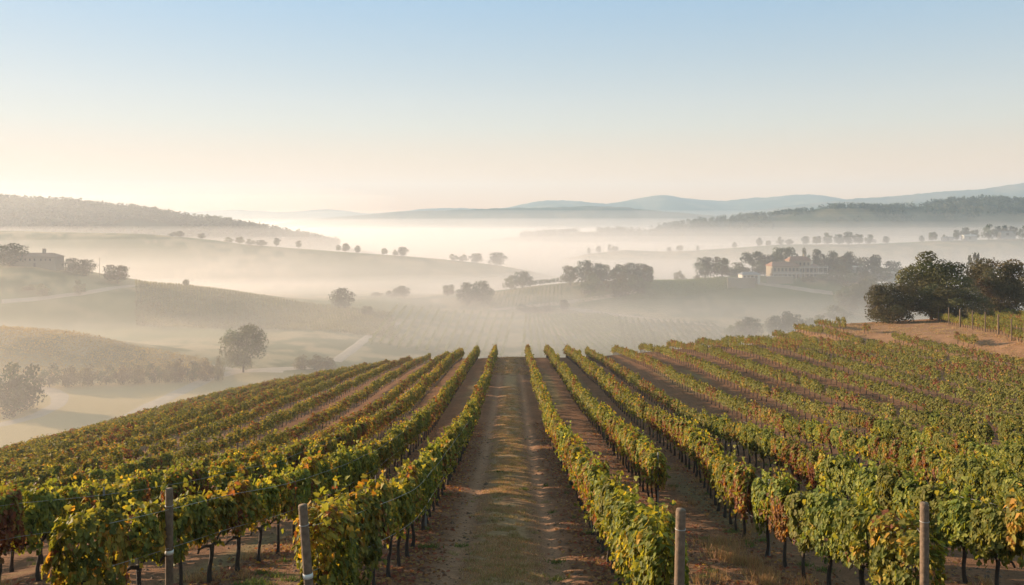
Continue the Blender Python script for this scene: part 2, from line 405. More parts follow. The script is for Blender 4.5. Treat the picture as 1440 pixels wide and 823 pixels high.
def fog_bank(top, dens, amp, seed, fall=8, x0=-5500, x1=5500, y0=60, y1=6500, xr=None):
    nx, ny = 90, 110
    X = np.sign(np.linspace(-1, 1, nx)) * np.abs(np.linspace(-1, 1, nx)) ** 1.8 * x1
    if xr: X = np.linspace(xr[0], xr[1], nx)
    Y = y0 + (y1 - y0) * np.linspace(0, 1, ny) ** 2.2
    Xg, Yg = np.meshgrid(X, Y)
    Z = top - fall * sstep(450, 2200, Yg) + amp * 2 * (fbm(Xg / 240., Yg / 90., seed, 4) - .45) * np.exp(-Yg / 3000.)
    Vt = np.stack([Xg, Yg, Z], -1).reshape(-1, 3); Vb = Vt.copy(); Vb[:, 2] = -139 - dens * 100
    N = nx * ny
    q = np.arange(ny - 1)[:, None] * nx + np.arange(nx - 1)[None]
    qt = np.stack([q, q + 1, q + nx + 1, q + nx], -1).reshape(-1, 4)
    rim = np.concatenate([np.arange(nx), np.arange(1, ny) * nx + nx - 1, (ny - 1) * nx + np.arange(nx - 2, -1, -1), np.arange(ny - 2, 0, -1) * nx])
    r2 = np.roll(rim, -1)
    qs = np.stack([rim, rim + N, r2 + N, r2], -1)
    tag(link('fog', mesh('fog', np.concatenate([Vt, Vb]), np.concatenate([qt, qt[:, ::-1] + N, qs]), vol('valley_fog', (.99, .95, .945), dens, .5), None, True)), kind='stuff')
fog_bank(-9, .00024, 2, 5, 36, y0=35)
fog_bank(-21, .0004, 3, 1, 29)
fog_bank(-40, .00065, 4, 2, 14)
fog_bank(-53, .0016, 6, 3, 5, y0=345)
fog_bank(-61, .0030, 5, 4, 1, y0=400)
fog_bank(-60, .0060, 5, 14, 1, y0=600)
fog_bank(24, .00042, 6, 8, 0, y0=640, y1=1230, xr=(-2200, -160))
fog_bank(-36, .0004, 3, 6, -44, y0=600, y1=2300)
fog_bank(-40, .0008, 3, 7, -26, y0=620, y1=2400)

# ------------------------------------------------------------------ roads
def road(pts, w, lift=.06, n=60):
    P = np.array([on_ground(*p) if len(p) == 2 else ((p[0] - 720) / F * p[2], p[2]) for p in pts])
    t = np.linspace(0, len(P) - 1, n); x = np.interp(t, range(len(P)), P[:, 0]); y = np.interp(t, range(len(P)), P[:, 1])
    k = np.hanning(9); k /= k.sum()
    x = np.convolve(np.pad(x, 4, mode='edge'), k, 'valid'); y = np.convolve(np.pad(y, 4, mode='edge'), k, 'valid')
    d = norm(np.stack([np.gradient(x), np.gradient(y)], -1)); nx, ny = -d[:, 1], d[:, 0]
    rows = []
    for i, a in enumerate(np.linspace(-1, 1, 7)):
        ww = w / 2 * (1 + .25 * (vnoise(np.arange(n) * .4, np.full(n, 3.3 + (a > 0)), 5) - .5))
        X = x + nx * a * ww; Y = y + ny * a * ww
        rows.append(np.stack([X, Y, H(X, Y) + lift * (1 if abs(a) < .9 else .2)], -1))
    V = np.concatenate(rows); q = np.arange(6)[:, None] * n + np.arange(n - 1)[None]
    q = np.stack([q, q + n, q + n + 1, q + 1], -1).reshape(-1, 4)
    tag(link('road', mesh('road', V, q, M_road, None, True)), kind='structure')
road([(-60, 604), (0, 598), (50, 586), (84, 568), (84, 556), (66, 548), (40, 545)], 5)
road([(150, 604), (200, 577), (250, 553), (290, 534), (330, 523), (380, 520), (440, 517)], 6)
road([(280, 512), (310, 517), (345, 522), (400, 523)], 4)
road([(470, 510), (500, 488), (525, 470), (545, 459), (562, 454)], 5, .12)
road([(0, 425), (60, 420), (120, 413), (170, 404), (200, 401)], 5, .12)
road([(786, 433), (830, 438), (880, 444), (940, 451), (1015, 459)], 6, .15)
road([(690, 436), (740, 431), (790, 427), (850, 418), (900, 409)], 6, .15)
road([(1035, 394), (1068, 399), (1100, 403), (1140, 409), (1172, 413)], 6, .2)

# ------------------------------------------------------------------ grapevines
PAL = {'green': np.array([(.115, .135, .028), (.15, .162, .034), (.080, .105, .024), (.19, .19, .042)]),
       'gold': np.array([(.26, .22, .035), (.20, .19, .03), (.31, .20, .035)]),
       'red': np.array([(.15, .062, .028), (.20, .095, .036), (.12, .055, .028), (.22, .13, .045)])}
def leaf_tones(rng, P, kind):
    """each leaf's own colour; turning leaves come in patches"""
    n = len(P); f = fbm(P[:, 0] * 2.2 + rng.uniform(0, 50), P[:, 2] * 2.2 + rng.uniform(0, 50), 61, 3) + rng.normal(0, .07, n)
    c = PAL['green'][rng.integers(0, 4, n)].copy()
    gold, red = {'green': (.66, .78), 'yellowing': (.52, .64), 'reddening': (.60, .47)}[kind]
    g = f > gold; c[g] = PAL['gold'][rng.integers(0, 3, g.sum())]
    f2 = fbm(P[:, 0] * 2.6 + rng.uniform(0, 50), P[:, 2] * 1.6 + rng.uniform(0, 50), 71, 3) + rng.normal(0, .06, n) - .10 * (P[:, 2] - 1.2)
    r = f2 > red; c[r] = PAL['red'][rng.integers(0, 4, r.sum())]
    return np.clip(c * rng.uniform(.6, 1.45, (n, 1)), .006, .6)

def canopy(rng, n, L=.66, lo=.72, hi=1.70, half=.235):
    bx = rng.uniform(0, 40)
    u = rng.uniform(-1, 1, n) * L * 1.04
    ua = np.clip(np.abs(u) / L, 0, 1)
    prof_hi = hi + .26 * (vnoise(u * 3.1 + bx, u * 0, 5) - .5) - .22 * ua ** 4
    prof_lo = lo + .5 * (vnoise(u * 4.5 + bx, u * 0 + 9, 6) - .5) + .14 * ua ** 3 - .06
    a = rng.uniform(0, 1, n) ** .85
    z = prof_lo + (prof_hi - prof_lo) * a
    wid = half * (.72 + .45 * np.sin(np.clip(a, 0, 1) * 2.6 + .35)) * (.72 + .62 * vnoise(u * 3.4 + bx, z * 2.8, 7)) * (1 - .32 * ua ** 3)
    s = rng.choice([-1, 1], n) * (1 - rng.uniform(0, 1, n) ** 1.7 * .9)
    v = s * wid
    P = np.stack([u, v, z], -1)
    N = np.stack([rng.normal(0, .45, n), np.sign(v) * (.5 + np.abs(s) * .6) + rng.normal(0, .3, n), .35 + .8 * (a > .86) + rng.normal(0, .35, n)], -1)
    T = np.stack([rng.normal(0, .45, n), np.sign(v) * .25 + rng.normal(0, .25, n), -1 + .9 * (a > .9) * rng.uniform(0, 1.4, n)], -1)
    kp = (vnoise(u * 5 + v * 4 + bx, z * 5 + v * 3, 8) * .6 + vnoise(u * 11 + bx, z * 11 + v * 9, 9) * .4) > .40
    P, N, T = P[kp], N[kp], T[kp]
    # loose shoots standing out of the top and hanging from the sides
    Ps, Ns, Ts = [P], [N], [T]
    for k in range(int(rng.integers(9, 15))):
        u0 = rng.uniform(-L, L); top = rng.random() < .6; m = int(rng.integers(5, 10)); t = np.linspace(0, 1, m)
        if top:
            d = np.array([rng.normal(0, .35), rng.normal(0, .35), 1.]); st = np.array([u0, rng.uniform(-.15, .15), hi - .12]); ln = rng.uniform(.15, .42)
            pts = st + t[:, None] * d * ln
        else:
            sd_ = rng.choice([-1, 1]); st = np.array([u0, sd_ * half * .9, rng.uniform(lo + .1, hi - .3)]); ln = rng.uniform(.15, .4)
            pts = st + t[:, None] * np.array([rng.normal(0, .3), sd_ * .55, -.6]) * ln
        Ps.append(pts + rng.normal(0, .025, (m, 3))); Ns.append(rng.normal(0, .6, (m, 3)) + [0, 0, .5]); Ts.append(rng.normal(0, .6, (m, 3)) + [0, 0, -.4])
    return np.concatenate(Ps), np.concatenate(Ns), np.concatenate(Ts)

def vine_trunk(rng):
    z = np.linspace(-.12, .74, 8); lean = rng.normal(0, .05, 2)
    P = np.stack([lean[0] * (z - .7) + .022 * np.sin(z * 9 + rng.uniform(0, 6)), lean[1] * (z - .7) + .022 * np.cos(z * 8 + rng.uniform(0, 6)), z], -1)
    r = np.interp(z, [-.12, .02, .2, .6, .74], [.062, .05, .036, .036, .052]) * rng.uniform(.85, 1.2)
    parts = [tube(P, r, 7)]
    for s in (-1, 1):
        t = np.linspace(0, 1, 6)
        parts.append(tube(np.stack([P[-1, 0] + s * .58 * t, P[-1, 1] + .02 * np.sin(t * 7), .70 + .10 * np.sin(t * 2.2) + .01 * np.sin(t * 17)], -1), np.linspace(.034, .018, 6), 6))
    for k in range(6):
        u = rng.uniform(-.55, .55); parts.append(tube(np.array([(u, 0, .78), (u + rng.normal(0, .04), rng.normal(0, .05), 1.15), (u + rng.normal(0, .08), rng.normal(0, .08), 1.6)]), [.008, .006, .004], 4))
    return join(parts)

DRAPED = []
for i in range(4):                              # heavy end-of-row vines that hang almost to the ground
    rng = np.random.default_rng(170 + i); P, N, T = canopy(rng, 3000, L=.66, lo=.34, hi=1.72, half=.28)
    V, Fs = cards(P, N, T, rng.uniform(.05, .112, len(P)), LEAF, LEAF_F)
    fm = mesh('foliage', V, Fs, M_vine, np.repeat(leaf_tones(rng, P, 'yellowing'), len(LEAF), 0))
    V, Fs = vine_trunk(rng); DRAPED.append(('yellowing', fm, mesh('trunk', V, Fs, M_bark, None, True)))
KINDS = ['green'] * 5 + ['yellowing'] * 5 + ['reddening'] * 3
PROTO = []
for i, kd in enumerate(KINDS):
    rng = np.random.default_rng(100 + i)
    P, N, T = canopy(rng, 2300, L=rng.uniform(.47, .62), lo=rng.uniform(.74, .92), hi=rng.uniform(1.58, 1.78))
    S = rng.uniform(.05, .108, len(P))
    V, Fs = cards(P, N, T, S, LEAF, LEAF_F)
    c = np.repeat(leaf_tones(rng, P, kd), len(LEAF), 0)
    fm = mesh('foliage', V, Fs, M_vine, c)
    V, Fs = vine_trunk(rng)
    PROTO.append((kd, fm, mesh('trunk', V, Fs, M_bark, None, True)))

LOD = []
for lod, (nl, s0, s1) in enumerate(((820, .08, .14), (380, .115, .19))):
    for i, kd in enumerate(KINDS):
        rng = np.random.default_rng(300 + 50 * lod + i)
        P, N, T = canopy(rng, nl, L=rng.uniform(.56, .68), lo=rng.uniform(.68, .82), hi=rng.uniform(1.58, 1.74))
        V, Fs = cards(P, N, T, rng.uniform(s0, s1, len(P)), KITE, KITE_F)
        Vt, Ft = tube(np.array([(0, 0, -.15), (.02, .01, .4), (0, 0, .8)]), [.05, .036, .04], 4, False)
        LOD.append((lod, V, Fs[0], np.repeat(leaf_tones(rng, P, kd), 4, 0), Vt, Ft[0]))

# where every vine stands
spots = []   # x, y, heading, row, row name
def in_block(x, y, k):
    px = 720 + F * x / y; z = Hs(x, y); py = HOR - F * z / y
    if k > 0 and x > 14 and px > 1190 and y > 60:
        edge = np.interp(px, [1190, 1205, 1260, 1340, 1440, 1700], [470, 472, 481, 494, 522, 590])
        if py < edge:
            strips = [((1215, 466), (1330, 486)), ((1372, 497), (1450, 523)), ((1262, 470), (1300, 477)), ((1340, 480), (1372, 487))]
            return any(a[0] <= px <= b_[0] and abs(py - np.interp(px, [a[0], b_[0]], [a[1], b_[1]])) < 3.2 for a, b_ in strips)
    return True

START = {-1: 13.0, -2: 12.6, 1: 13.3, 2: 27.5, 3: 14.0}
for k in [a for a in range(-26, 20) if a]:
    rng = np.random.default_rng(900 + k)
    y = START.get(k, 9.0 if abs(k) < 6 else 11.0 + abs(k) * .6) + (.6 if k in START else rng.uniform(0, 1.2))
    yend = 130 + 36 * sstep(1, 8, -k) if k < 0 else 129 + 20 * sstep(8, 20, k)
    while y < yend:
        x = float(row_x(k, y)); px = 720 + F * x / y
        if -260 < px < 1600 and in_block(x, y, k):
            if rng.random() > .03 or y < 20:
                h = math.atan2(float(row_x(k, y + .5)) - x, .5)
                spots.append((x, y, math.pi / 2 - h, k))
        y += 1.2
spots = [s for s in spots if s[0] > -95]
# the block on the shoulder to the upper right
plat = []
A0, A1 = np.array([67.5, 137.0]), np.array([54.6, 88.0])
dv = (A1 - A0) / np.linalg.norm(A1 - A0); nv = np.array([-dv[1], dv[0]])
if nv[0] < 0: nv = -nv
for r_ in range(9):
    L_ = np.linalg.norm(A1 - A0) + 14
    for t in np.arange(0, L_, 1.2):
        p = A0 + dv * t + nv * r_ * 2.6 + np.array([r_ * .9, 0])
        plat.append((p[0], p[1], math.atan2(dv[1], dv[0]), 100 + r_))

def framed(s):
    px = 720 + F * s[0] / s[1]; py = HOR - F * (Hs(s[0], s[1]) + 1.75) / s[1]
    return -6 < px < 1446 and py < 818
vis = sorted([s for s in spots if framed(s)], key=lambda s: s[1] * (1.0 if s[3] in (-1, 1, -2, 2, 3) else 1.06))
near = vis[:300]; nearset = set(near)
ORD = 'first second third fourth fifth sixth seventh eighth ninth tenth eleventh twelfth thirteenth fourteenth fifteenth sixteenth seventeenth eighteenth nineteenth twentieth'.split()
TENS = {2: 'twenty', 3: 'thirty', 4: 'forty', 5: 'fifty'}
def ordinal(i):
    if i <= 20: return ORD[i - 1]
    t, u = divmod(i, 10)
    return (TENS[t][:-1] + 'ieth') if u == 0 else TENS[t] + '-' + ORD[u - 1]
def row_name(k):
    return f"{ordinal(abs(k))} row {'right' if k > 0 else 'left'} of the grass aisle"
KW = {'green': 'green', 'yellowing': 'yellowing', 'reddening': 'red-leaved'}
byrow = {}
for s in near: byrow.setdefault(s[3], []).append(s)
pick = np.random.default_rng(5)
def kind_at(x, y):
    f = fbm(np.array([x / 6.]), np.array([y / 6.]), 81, 3)[0] + pick.normal(0, .08)
    if f > .51: return int(pick.integers(10, 13))
    if f > (.38 if x < 2.5 else .45): return int(pick.integers(5, 10))
    return int(pick.integers(0, 5))
FORCE = {}
for k, lst in byrow.items():
    for i, s in enumerate(sorted(lst, key=lambda s: s[1])):
        pi = kind_at(s[0], s[1])
        if k == 3 and pick.random() < .45: pi = int(pick.integers(10, 13))
        if k in (-1, -2): pi = int(pick.integers(5, 10)) if pick.random() < .6 else int(pick.integers(0, 5))
        kd, fm, tm = DRAPED[(i + k) % 4] if (k in (-1, 1) and i < 2) or (k in (-2, 3) and i < 1) else PROTO[pi]
        z = Hs(s[0], s[1])
        o = empty('grapevine', (s[0], s[1], z), s[2] + (math.pi if pick.random() < .5 else 0), (1, 1.2 if i < 2 and k in (-1, 1, 3) else pick.uniform(.9, 1.15), pick.uniform(.94, 1.07) * (1.12 - (.37 if abs(s[0]) > 10 else .12) * float(sstep(20, 62, s[1])))))
        tag(o, f"{KW[kd]} grapevine, {ordinal(i + 1)} in view along the {row_name(k)}", 'grapevine', 'grapevines trained along the near rows')
        link('trunk', tm, o); link('foliage', fm, o)

def mass(name, lst, seed):
    rng = np.random.default_rng(seed); Vs, Cs, Q, o = [], [], [], 0; Vt, Qt, ot = [], [], 0
    for s in lst:
        d = math.hypot(s[0], s[1]); lod = 0 if d < 55 else 1
        _, V, q, c, tv, tq = LOD[lod * len(KINDS) + kind_at(s[0], s[1])]
        a = s[2] + (math.pi if rng.random() < .5 else 0); ca, sa = math.cos(a), math.sin(a)
        z = Hs(s[0], s[1]); sc_ = rng.uniform(.92, 1.1) * (1.10 - (.37 if abs(s[0]) > 10 else .12) * float(sstep(20, 62, s[1])))
        W = np.empty_like(V); W[:, 0] = V[:, 0] * ca - V[:, 1] * sa * (.72 if s[0] > 10 else 1) + s[0]; W[:, 1] = V[:, 0] * sa + V[:, 1] * ca + s[1]; W[:, 2] = V[:, 2] * sc_ + z
        Vs.append(W); Cs.append(c * rng.uniform(.85, 1.15)); Q.append(q + o); o += len(V)
        Vt.append(tv + [s[0], s[1], z]); Qt.append(tq + ot); ot += len(tv)
    Q += [t + o for t in Qt]
    V = np.concatenate(Vs + Vt); c = np.concatenate(Cs + [np.full((ot, 3), .045)])
    mi = np.concatenate([np.zeros(sum(len(q) for q in Q[:len(lst)]), int), np.ones(sum(len(t) for t in Qt), int)])
    tag(link(name, mesh(name, V, np.concatenate(Q), [M_vine, M_bark], c, False, mi)), kind='stuff')
rest = [s for s in spots if s not in nearset]
mass('grapevines', rest + plat, 17)
print('VINES', len(spots), len(near), len(plat), {k: len(v) for k, v in byrow.items()}, max(s[1] for s in near))

# ------------------------------------------------------------------ trellis posts and wires
def post(x, y, h, r, m_=M_post, tilt=(0, 0), label=None, group=None, band=None, name='vineyard_post', cat='post', sides=12, top=True):
    z = Hs(x, y)
    t = np.array([-.3, 0, .4, h * .6, h - .02, h]); P = np.stack([tilt[0] * t, tilt[1] * t, t], -1)
    V, Fs = tube(P, [r * 1.04, r * 1.03, r, r * .97, r * .95, r * .86], sides)
    e = empty(name, (x, y, z)); tag(e, label, cat, group)
    link('pole', mesh('pole', V, Fs, m_, None, True), e)
    if band:
        zz = np.array([band - .035, band + .035]); V, Fs = tube(np.stack([tilt[0] * zz, tilt[1] * zz, zz], -1), r * 1.07, sides)
        link('band', mesh('band', V, Fs, M_band, None, True), e)
    if top:
        zz = np.array([h - .30, h - .29]); V, Fs = tube(np.stack([tilt[0] * zz, tilt[1] * zz, zz], -1), r * 1.05, sides)
        link('wire_tie', mesh('wire_tie', V, Fs, M_wire, None, True), e)
    return e
def at_px(px, d): return (px - 720) / F * d
def ph_(px, d, top): return -(top - HOR) / F * d - Hs(at_px(px, d), d)     # post height that reaches the picture row
G_END = 'wooden posts at the near ends of the rows'
post(at_px(238, 14.8), 14.8, ph_(238, 14.8, 687), .068, label='upright grey wooden post with a white band inside the second row left of the aisle', group=G_END, band=.95)
post(at_px(440, 12.7), 12.7, ph_(440, 12.7, 710), .072, tilt=(-.075, .0), label='leaning grey wooden end post with a pale tie left of the grass aisle', group=G_END, band=.98)
post(at_px(953, 12.7), 12.7, ph_(953, 12.7, 716), .078, tilt=(.02, 0), label='thick wooden end post in front of the first row right of the aisle', group=G_END)
post(at_px(1300, 13.5), 13.5, ph_(1300, 13.5, 707), .07, tilt=(.0, 0), label='pale upright wooden post in front of the third row right of the aisle', group=G_END)
GM = 'slim metal stakes standing in the vine rows'
for (k, y, lb) in ((3, 20.6, 'slim dark metal stake in the third row right of the aisle'), (2, 28.0, 'thin metal stake at the near end of the second row right of the aisle'),
                   (-2, 24.5, 'thin metal stake deep in the second row left of the aisle'), (-2, 33.0, 'farther thin metal stake in the second row left of the aisle'), (-1, 24.0, 'thin metal stake in the first row left of the aisle'),
                   (1, 24.4, 'thin metal stake in the first row right of the aisle'), (4, 20.0, 'thin metal stake in the fourth row right of the aisle'), (-3, 20.5, 'thin metal stake in the third row left of the aisle')):
    post(float(row_x(k, y)) + .02, y, 1.86, .028, M_steel, label=lb, group=GM, name='trellis_stake', cat='stake', sides=6, top=False)
# the row of posts on the shoulder
GP = 'posts along the vine block on the shoulder'
pls = [0, 6, 12.5, 19, 25.5, 31.5, 37, 42, 46.5, 50.5]
for i, t in enumerate(pls):
    p = A0 + dv * t - nv * .35
    nm = 'pale corner post at the far end of the vine block by the oaks' if i == 0 else f"{ordinal(i + 1)} post from the oaks along the vine block on the bare shoulder"
    post(p[0], p[1], 2.5, .10 if i % 3 == 0 else .075, M_post, label=nm, group=GP, sides=7, top=False)

def wire(k, y0, y1, h, label, off=0.0, p0=None):
    ys = np.arange(y0, y1, .6); x = row_x(k, ys) + off; z = H(x, ys) + h - .03 * np.abs(np.sin(ys * .55))
    P = np.stack([x, ys, z], -1)
    if p0 is not None: P = np.concatenate([[p0], P])
    V, Fs = tube(P, .0036, 4)
    tag(link('trellis_wire', mesh('trellis_wire', V, Fs, M_wire)), label, 'wire', 'steel wires of the trellis')
for k in (-3, -2, -1, 1, 3, 4):
    rn = row_name(k)
    y0 = {-1: 14.3, -2: 13.2, 1: 14.2, 3: 14.8}.get(k, 10)
    pp = {1: (953, 12.7), 3: (1300, 13.5), -1: (440, 12.7)}.get(k)
    for h, nm in ((1.72, 'upper'), (1.05, 'middle'), (.74, 'lower')):
        p0 = None
        if pp: x_ = at_px(*pp); p0 = np.array([x_, pp[1], Hs(x_, pp[1]) + h])
        wire(k, y0, 42, h, f"{nm} trellis wire along the {rn}", .30 if h > 1 else 0, p0)

# ------------------------------------------------------------------ trees
def tree_meshes(seed, hgt, wid, lobes, nleaf, size, trunk_h, tone, flat=1.0, base=.25, lobe_r=(.17, .28), r0=.3):
    """trunk with limbs, crown of many leaf faces gathered in clumps"""
    rng = np.random.default_rng(seed)
    cz = hgt * (base + (1 - base) / 2); rz = hgt * (1 - base) / 2
    ii = np.arange(lobes) + .5; ph = ii * 2.39996 + rng.uniform(0, 6); cz_ = 1 - 2 * ii / lobes
    d = norm(np.stack([np.sqrt(1 - cz_ ** 2) * np.cos(ph), np.sqrt(1 - cz_ ** 2) * np.sin(ph), cz_], -1) + rng.normal(0, .16, (lobes, 3)))
    rad = rng.uniform(.62, .86, lobes); inner = rng.random(lobes) < .22; rad[inner] *= .45
    Cn = d * rad[:, None] * np.array([wid / 2, wid / 2, rz]); Cn[:, 2] = Cn[:, 2] * flat + cz + rz * .05
    lr = rng.uniform(*lobe_r, lobes) * wid * .85
    per = rng.multinomial(nleaf, lr ** 2 / (lr ** 2).sum())
    Ps, Ns, Cs = [], [], []
    for i in range(lobes):
        m = per[i]; dd = norm(rng.normal(0, 1, (m, 3)) + [0, 0, .25]); rr = lr[i] * (1 - rng.uniform(0, 1, m) ** 2 * .65)
        br = .78 + .5 * fbm(dd[:, 0] * 2.2 + 7 * i, dd[:, 2] * 2.2, seed, 2)
        p = Cn[i] + dd * (rr * br)[:, None] * np.array([1, 1, .82]); Ps.append(p); Ns.append(dd + rng.normal(0, .55, (m, 3)))
        Cs.append(np.array(tone) * rng.uniform(.75, 1.3) * rng.uniform(.7, 1.3, (m, 1)) * (1 + rng.normal(0, .06, 3)))
    P = np.concatenate(Ps); N = np.concatenate(Ns); c = np.clip(np.concatenate(Cs), .005, .3)
    V, Fs = cards(P, N, rng.normal(0, 1, P.shape), rng.uniform(.6, 1.3, len(P)) * size, KITE, KITE_F)
    crown = mesh('crown', V, Fs, M_tree, np.repeat(c, 4, 0))
    th = hgt * trunk_h; bend = rng.normal(0, .03 * hgt, 2)
    t = np.linspace(0, 1, 6); P = np.stack([bend[0] * t ** 2, bend[1] * t ** 2, -.6 + (th + .6) * t], -1)
    parts = [tube(P, r0 * (1 - .35 * t) * np.where(t < .1, 1.4, 1), 8)]
    for i in np.argsort(-lr)[:min(9, lobes)]:
        m_ = (P[-1] + Cn[i]) / 2 + np.array([0, 0, -.08 * hgt * rng.random()])
        parts.append(tube(np.array([P[-1] - [0, 0, .1], m_, Cn[i]]), [r0 * .5, r0 * .3, r0 * .12], 6))
    V, Fs = join(parts)
    return mesh('trunk', V, Fs, M_tbark, None, True), crown, hgt, wid

OAK = (.078, .074, .028); PALE = (.075, .080, .038); BLU = (.045, .055, .035); GOLD = (.10, .085, .035)
TP = {
 'oak_a': tree_meshes(1, 12, 11.5, 34, 15000, .30, .22, OAK, base=.0, lobe_r=(.14, .23), r0=.32),
 'oak_b': tree_meshes(2, 9, 10.5, 32, 13000, .28, .2, OAK, base=-.10, lobe_r=(.14, .24), r0=.28),
 'oak_c': tree_meshes(3, 11, 13, 36, 15000, .30, .2, (.088, .076, .033), base=-.08, lobe_r=(.13, .22), r0=.32),
 'lone': tree_meshes(4, 16, 15, 32, 6000, .55, .20, PALE, base=.06, lobe_r=(.15, .24), r0=.4),
 'round': tree_meshes(5, 12, 11.5, 14, 1900, .72, .2, BLU, base=.0, lobe_r=(.22, .34)),
 'round2': tree_meshes(6, 12, 9.5, 14, 1800, .70, .24, OAK, base=.05, lobe_r=(.2, .32)),
 'broad': tree_meshes(7, 11, 15, 22, 2600, .75, .2, BLU, base=-.03, lobe_r=(.15, .26)),
 'pine': tree_meshes(8, 12, 12, 11, 1300, .7, .55, BLU, base=.48, lobe_r=(.18, .3), r0=.25),
 'tall': tree_meshes(9, 13, 6.5, 11, 1200, .65, .16, BLU, base=.06, lobe_r=(.26, .42), r0=.22),
 'bush': tree_meshes(10, 5, 7.5, 11, 1300, .42, .12, GOLD, base=-.12, lobe_r=(.18, .32), r0=.14),
 'hazel': tree_meshes(12, 6.5, 7, 12, 1300, .45, .15, PALE, base=-.05, lobe_r=(.2, .32), r0=.14),
 'parasol': tree_meshes(11, 8, 10, 9, 900, .6, .45, OAK, base=.35, lobe_r=(.2, .32), r0=.2),
}
trng = np.random.default_rng(77)
def tree(p, px, D, top, label, group=None, wpx=None, name='tree', y=None):
    x = (px - 720) / F * D; z = Hs(x, D)
    return tree_at(p, x, D, z, -(top - HOR) / F * D - z, label, group, None if wpx is None else wpx / F * D, name)
def tree_at(p, x, y, z, h, label, group=None, w=None, name='tree', cat='tree'):
    tm, cm, h0, w0 = TP[p]; h = max(h, 1.5)
    s = h / h0; sw = s if w is None else w / w0
    e = empty(name, (x, y, z), float(trng.uniform(0, 6.28)), (sw, sw, s))
    tag(e, label, cat, group); link('trunk', tm, e); link('crown', cm, e); return e

G1 = 'oaks on the right shoulder'
tree('oak_a', 1310, 138, 358, 'tallest dark oak with gaps in its crown behind the bare shoulder', G1, 98, 'oak_tree')
tree('oak_b', 1250, 136, 398, 'lower dark oak leaning out at the left edge of the oak group', G1, 76, 'oak_tree')
tree('oak_b', 1345, 133, 402, 'dark oak filling the middle of the oak group', G1, 88, 'oak_tree')
tree('oak_c', 1405, 141, 362, 'broad dark oak behind the vine block posts', G1, 92, 'oak_tree')
tree('oak_c', 1482, 150, 380, 'dark oak cut by the right edge of the view', G1, 110, 'oak_tree')
tree('broad', 1378, 430, 364, 'pale hazy tree showing between the dark oaks', None, 60)
tree('lone', 342, 318, 455, 'large lone oak beside the pale road in the left valley', None, 62, 'oak_tree')
G2 = 'trees around the farmhouse hill'
for p, px, D, top, w, lb in (
    ('broad', 14, 515, 344, 52, 'broad hazy tree at the left end of the farmhouse'), ('round', 101, 517, 364, 22, 'small round tree just right of the farmhouse'),
    ('round', 120, 515, 366, 25, 'round tree second to the right of the farmhouse'), ('round2', 165, 512, 372, 34, 'round tree alone where the hill track ends'),
    ('parasol', 261, 519, 393, 13, 'tiny umbrella-shaped tree on the crest of the left hill'), ('hazel', 112, 480, 396, 18, 'hazy shrub below the trees on the farmhouse slope'),
    ('hazel', 60, 470, 400, 18, 'hazy shrub below the middle of the farmhouse'), ('hazel', 40, 474, 401, 16, 'hazy shrub below the left end of the farmhouse'),
    ('round', 480, 525, 407, 36, 'round tree at the foot of the left hill, in white fog'), ('round2', 517, 505, 430, 16, 'small tree at the toe of the left hill'),
    ('hazel', 531, 498, 444, 18, 'low shrub at the toe of the left hill beside the road')):
    tree(p, px, D, top, lb, G2, w)
G3 = 'trees along the fog-bound ridge on the left'
tl = [(243, 327, 12, 'hazel'), (253, 325, 12, 'round'), (283, 328, 10, 'round2'), (322, 334, 12, 'hazel'), (337, 333, 12, 'round2'), (352, 337, 14, 'hazel'), (367, 338, 16, 'round'), (389, 334, 10, 'tall'), (420, 338, 8, 'tall'),
      (476, 344, 7, 'tall'), (486, 342, 11, 'round2'), (503, 346, 9, 'round'), (540, 349, 9, 'round2'), (556, 352, 8, 'hazel'), (566, 348, 15, 'round'), (638, 358, 13, 'hazel'), (651, 359, 14, 'hazel'), (670, 357, 18, 'round'), (699, 356, 25, 'round')]
DS = ['leftmost faint bush in the fog on the ridge', 'faint round bush second from the left on the ridge', 'faint lone bush on the misty ridge', 'low hazy bush at the left of the five-tree cluster', 'tallest of the hazy cluster on the ridge', 'low spreading bush in the middle of the ridge cluster', 'rounded bush at the right of the ridge cluster',
      'dark upright tree on the ridge right of the cluster', 'small dark upright tree alone on the ridge', 'smallest of three trees on the mid ridge', 'tallest of three trees on the mid ridge', 'rightmost of three trees on the mid ridge', 'squat tree standing alone on the sloping ridge', 'low bush against the bigger round tree on the ridge', 'round tree with a bush at its left on the ridge',
      'low bush first in the line at the ridge end', 'low bush second in the line at the ridge end', 'round tree third in the line at the ridge end', 'biggest round tree, last on the ridge above the fog']
for (px, top, w, p), lb in zip(tl, DS): tree(p, px, 898, top, lb, G3, w)
G4 = 'trees on the middle hill'
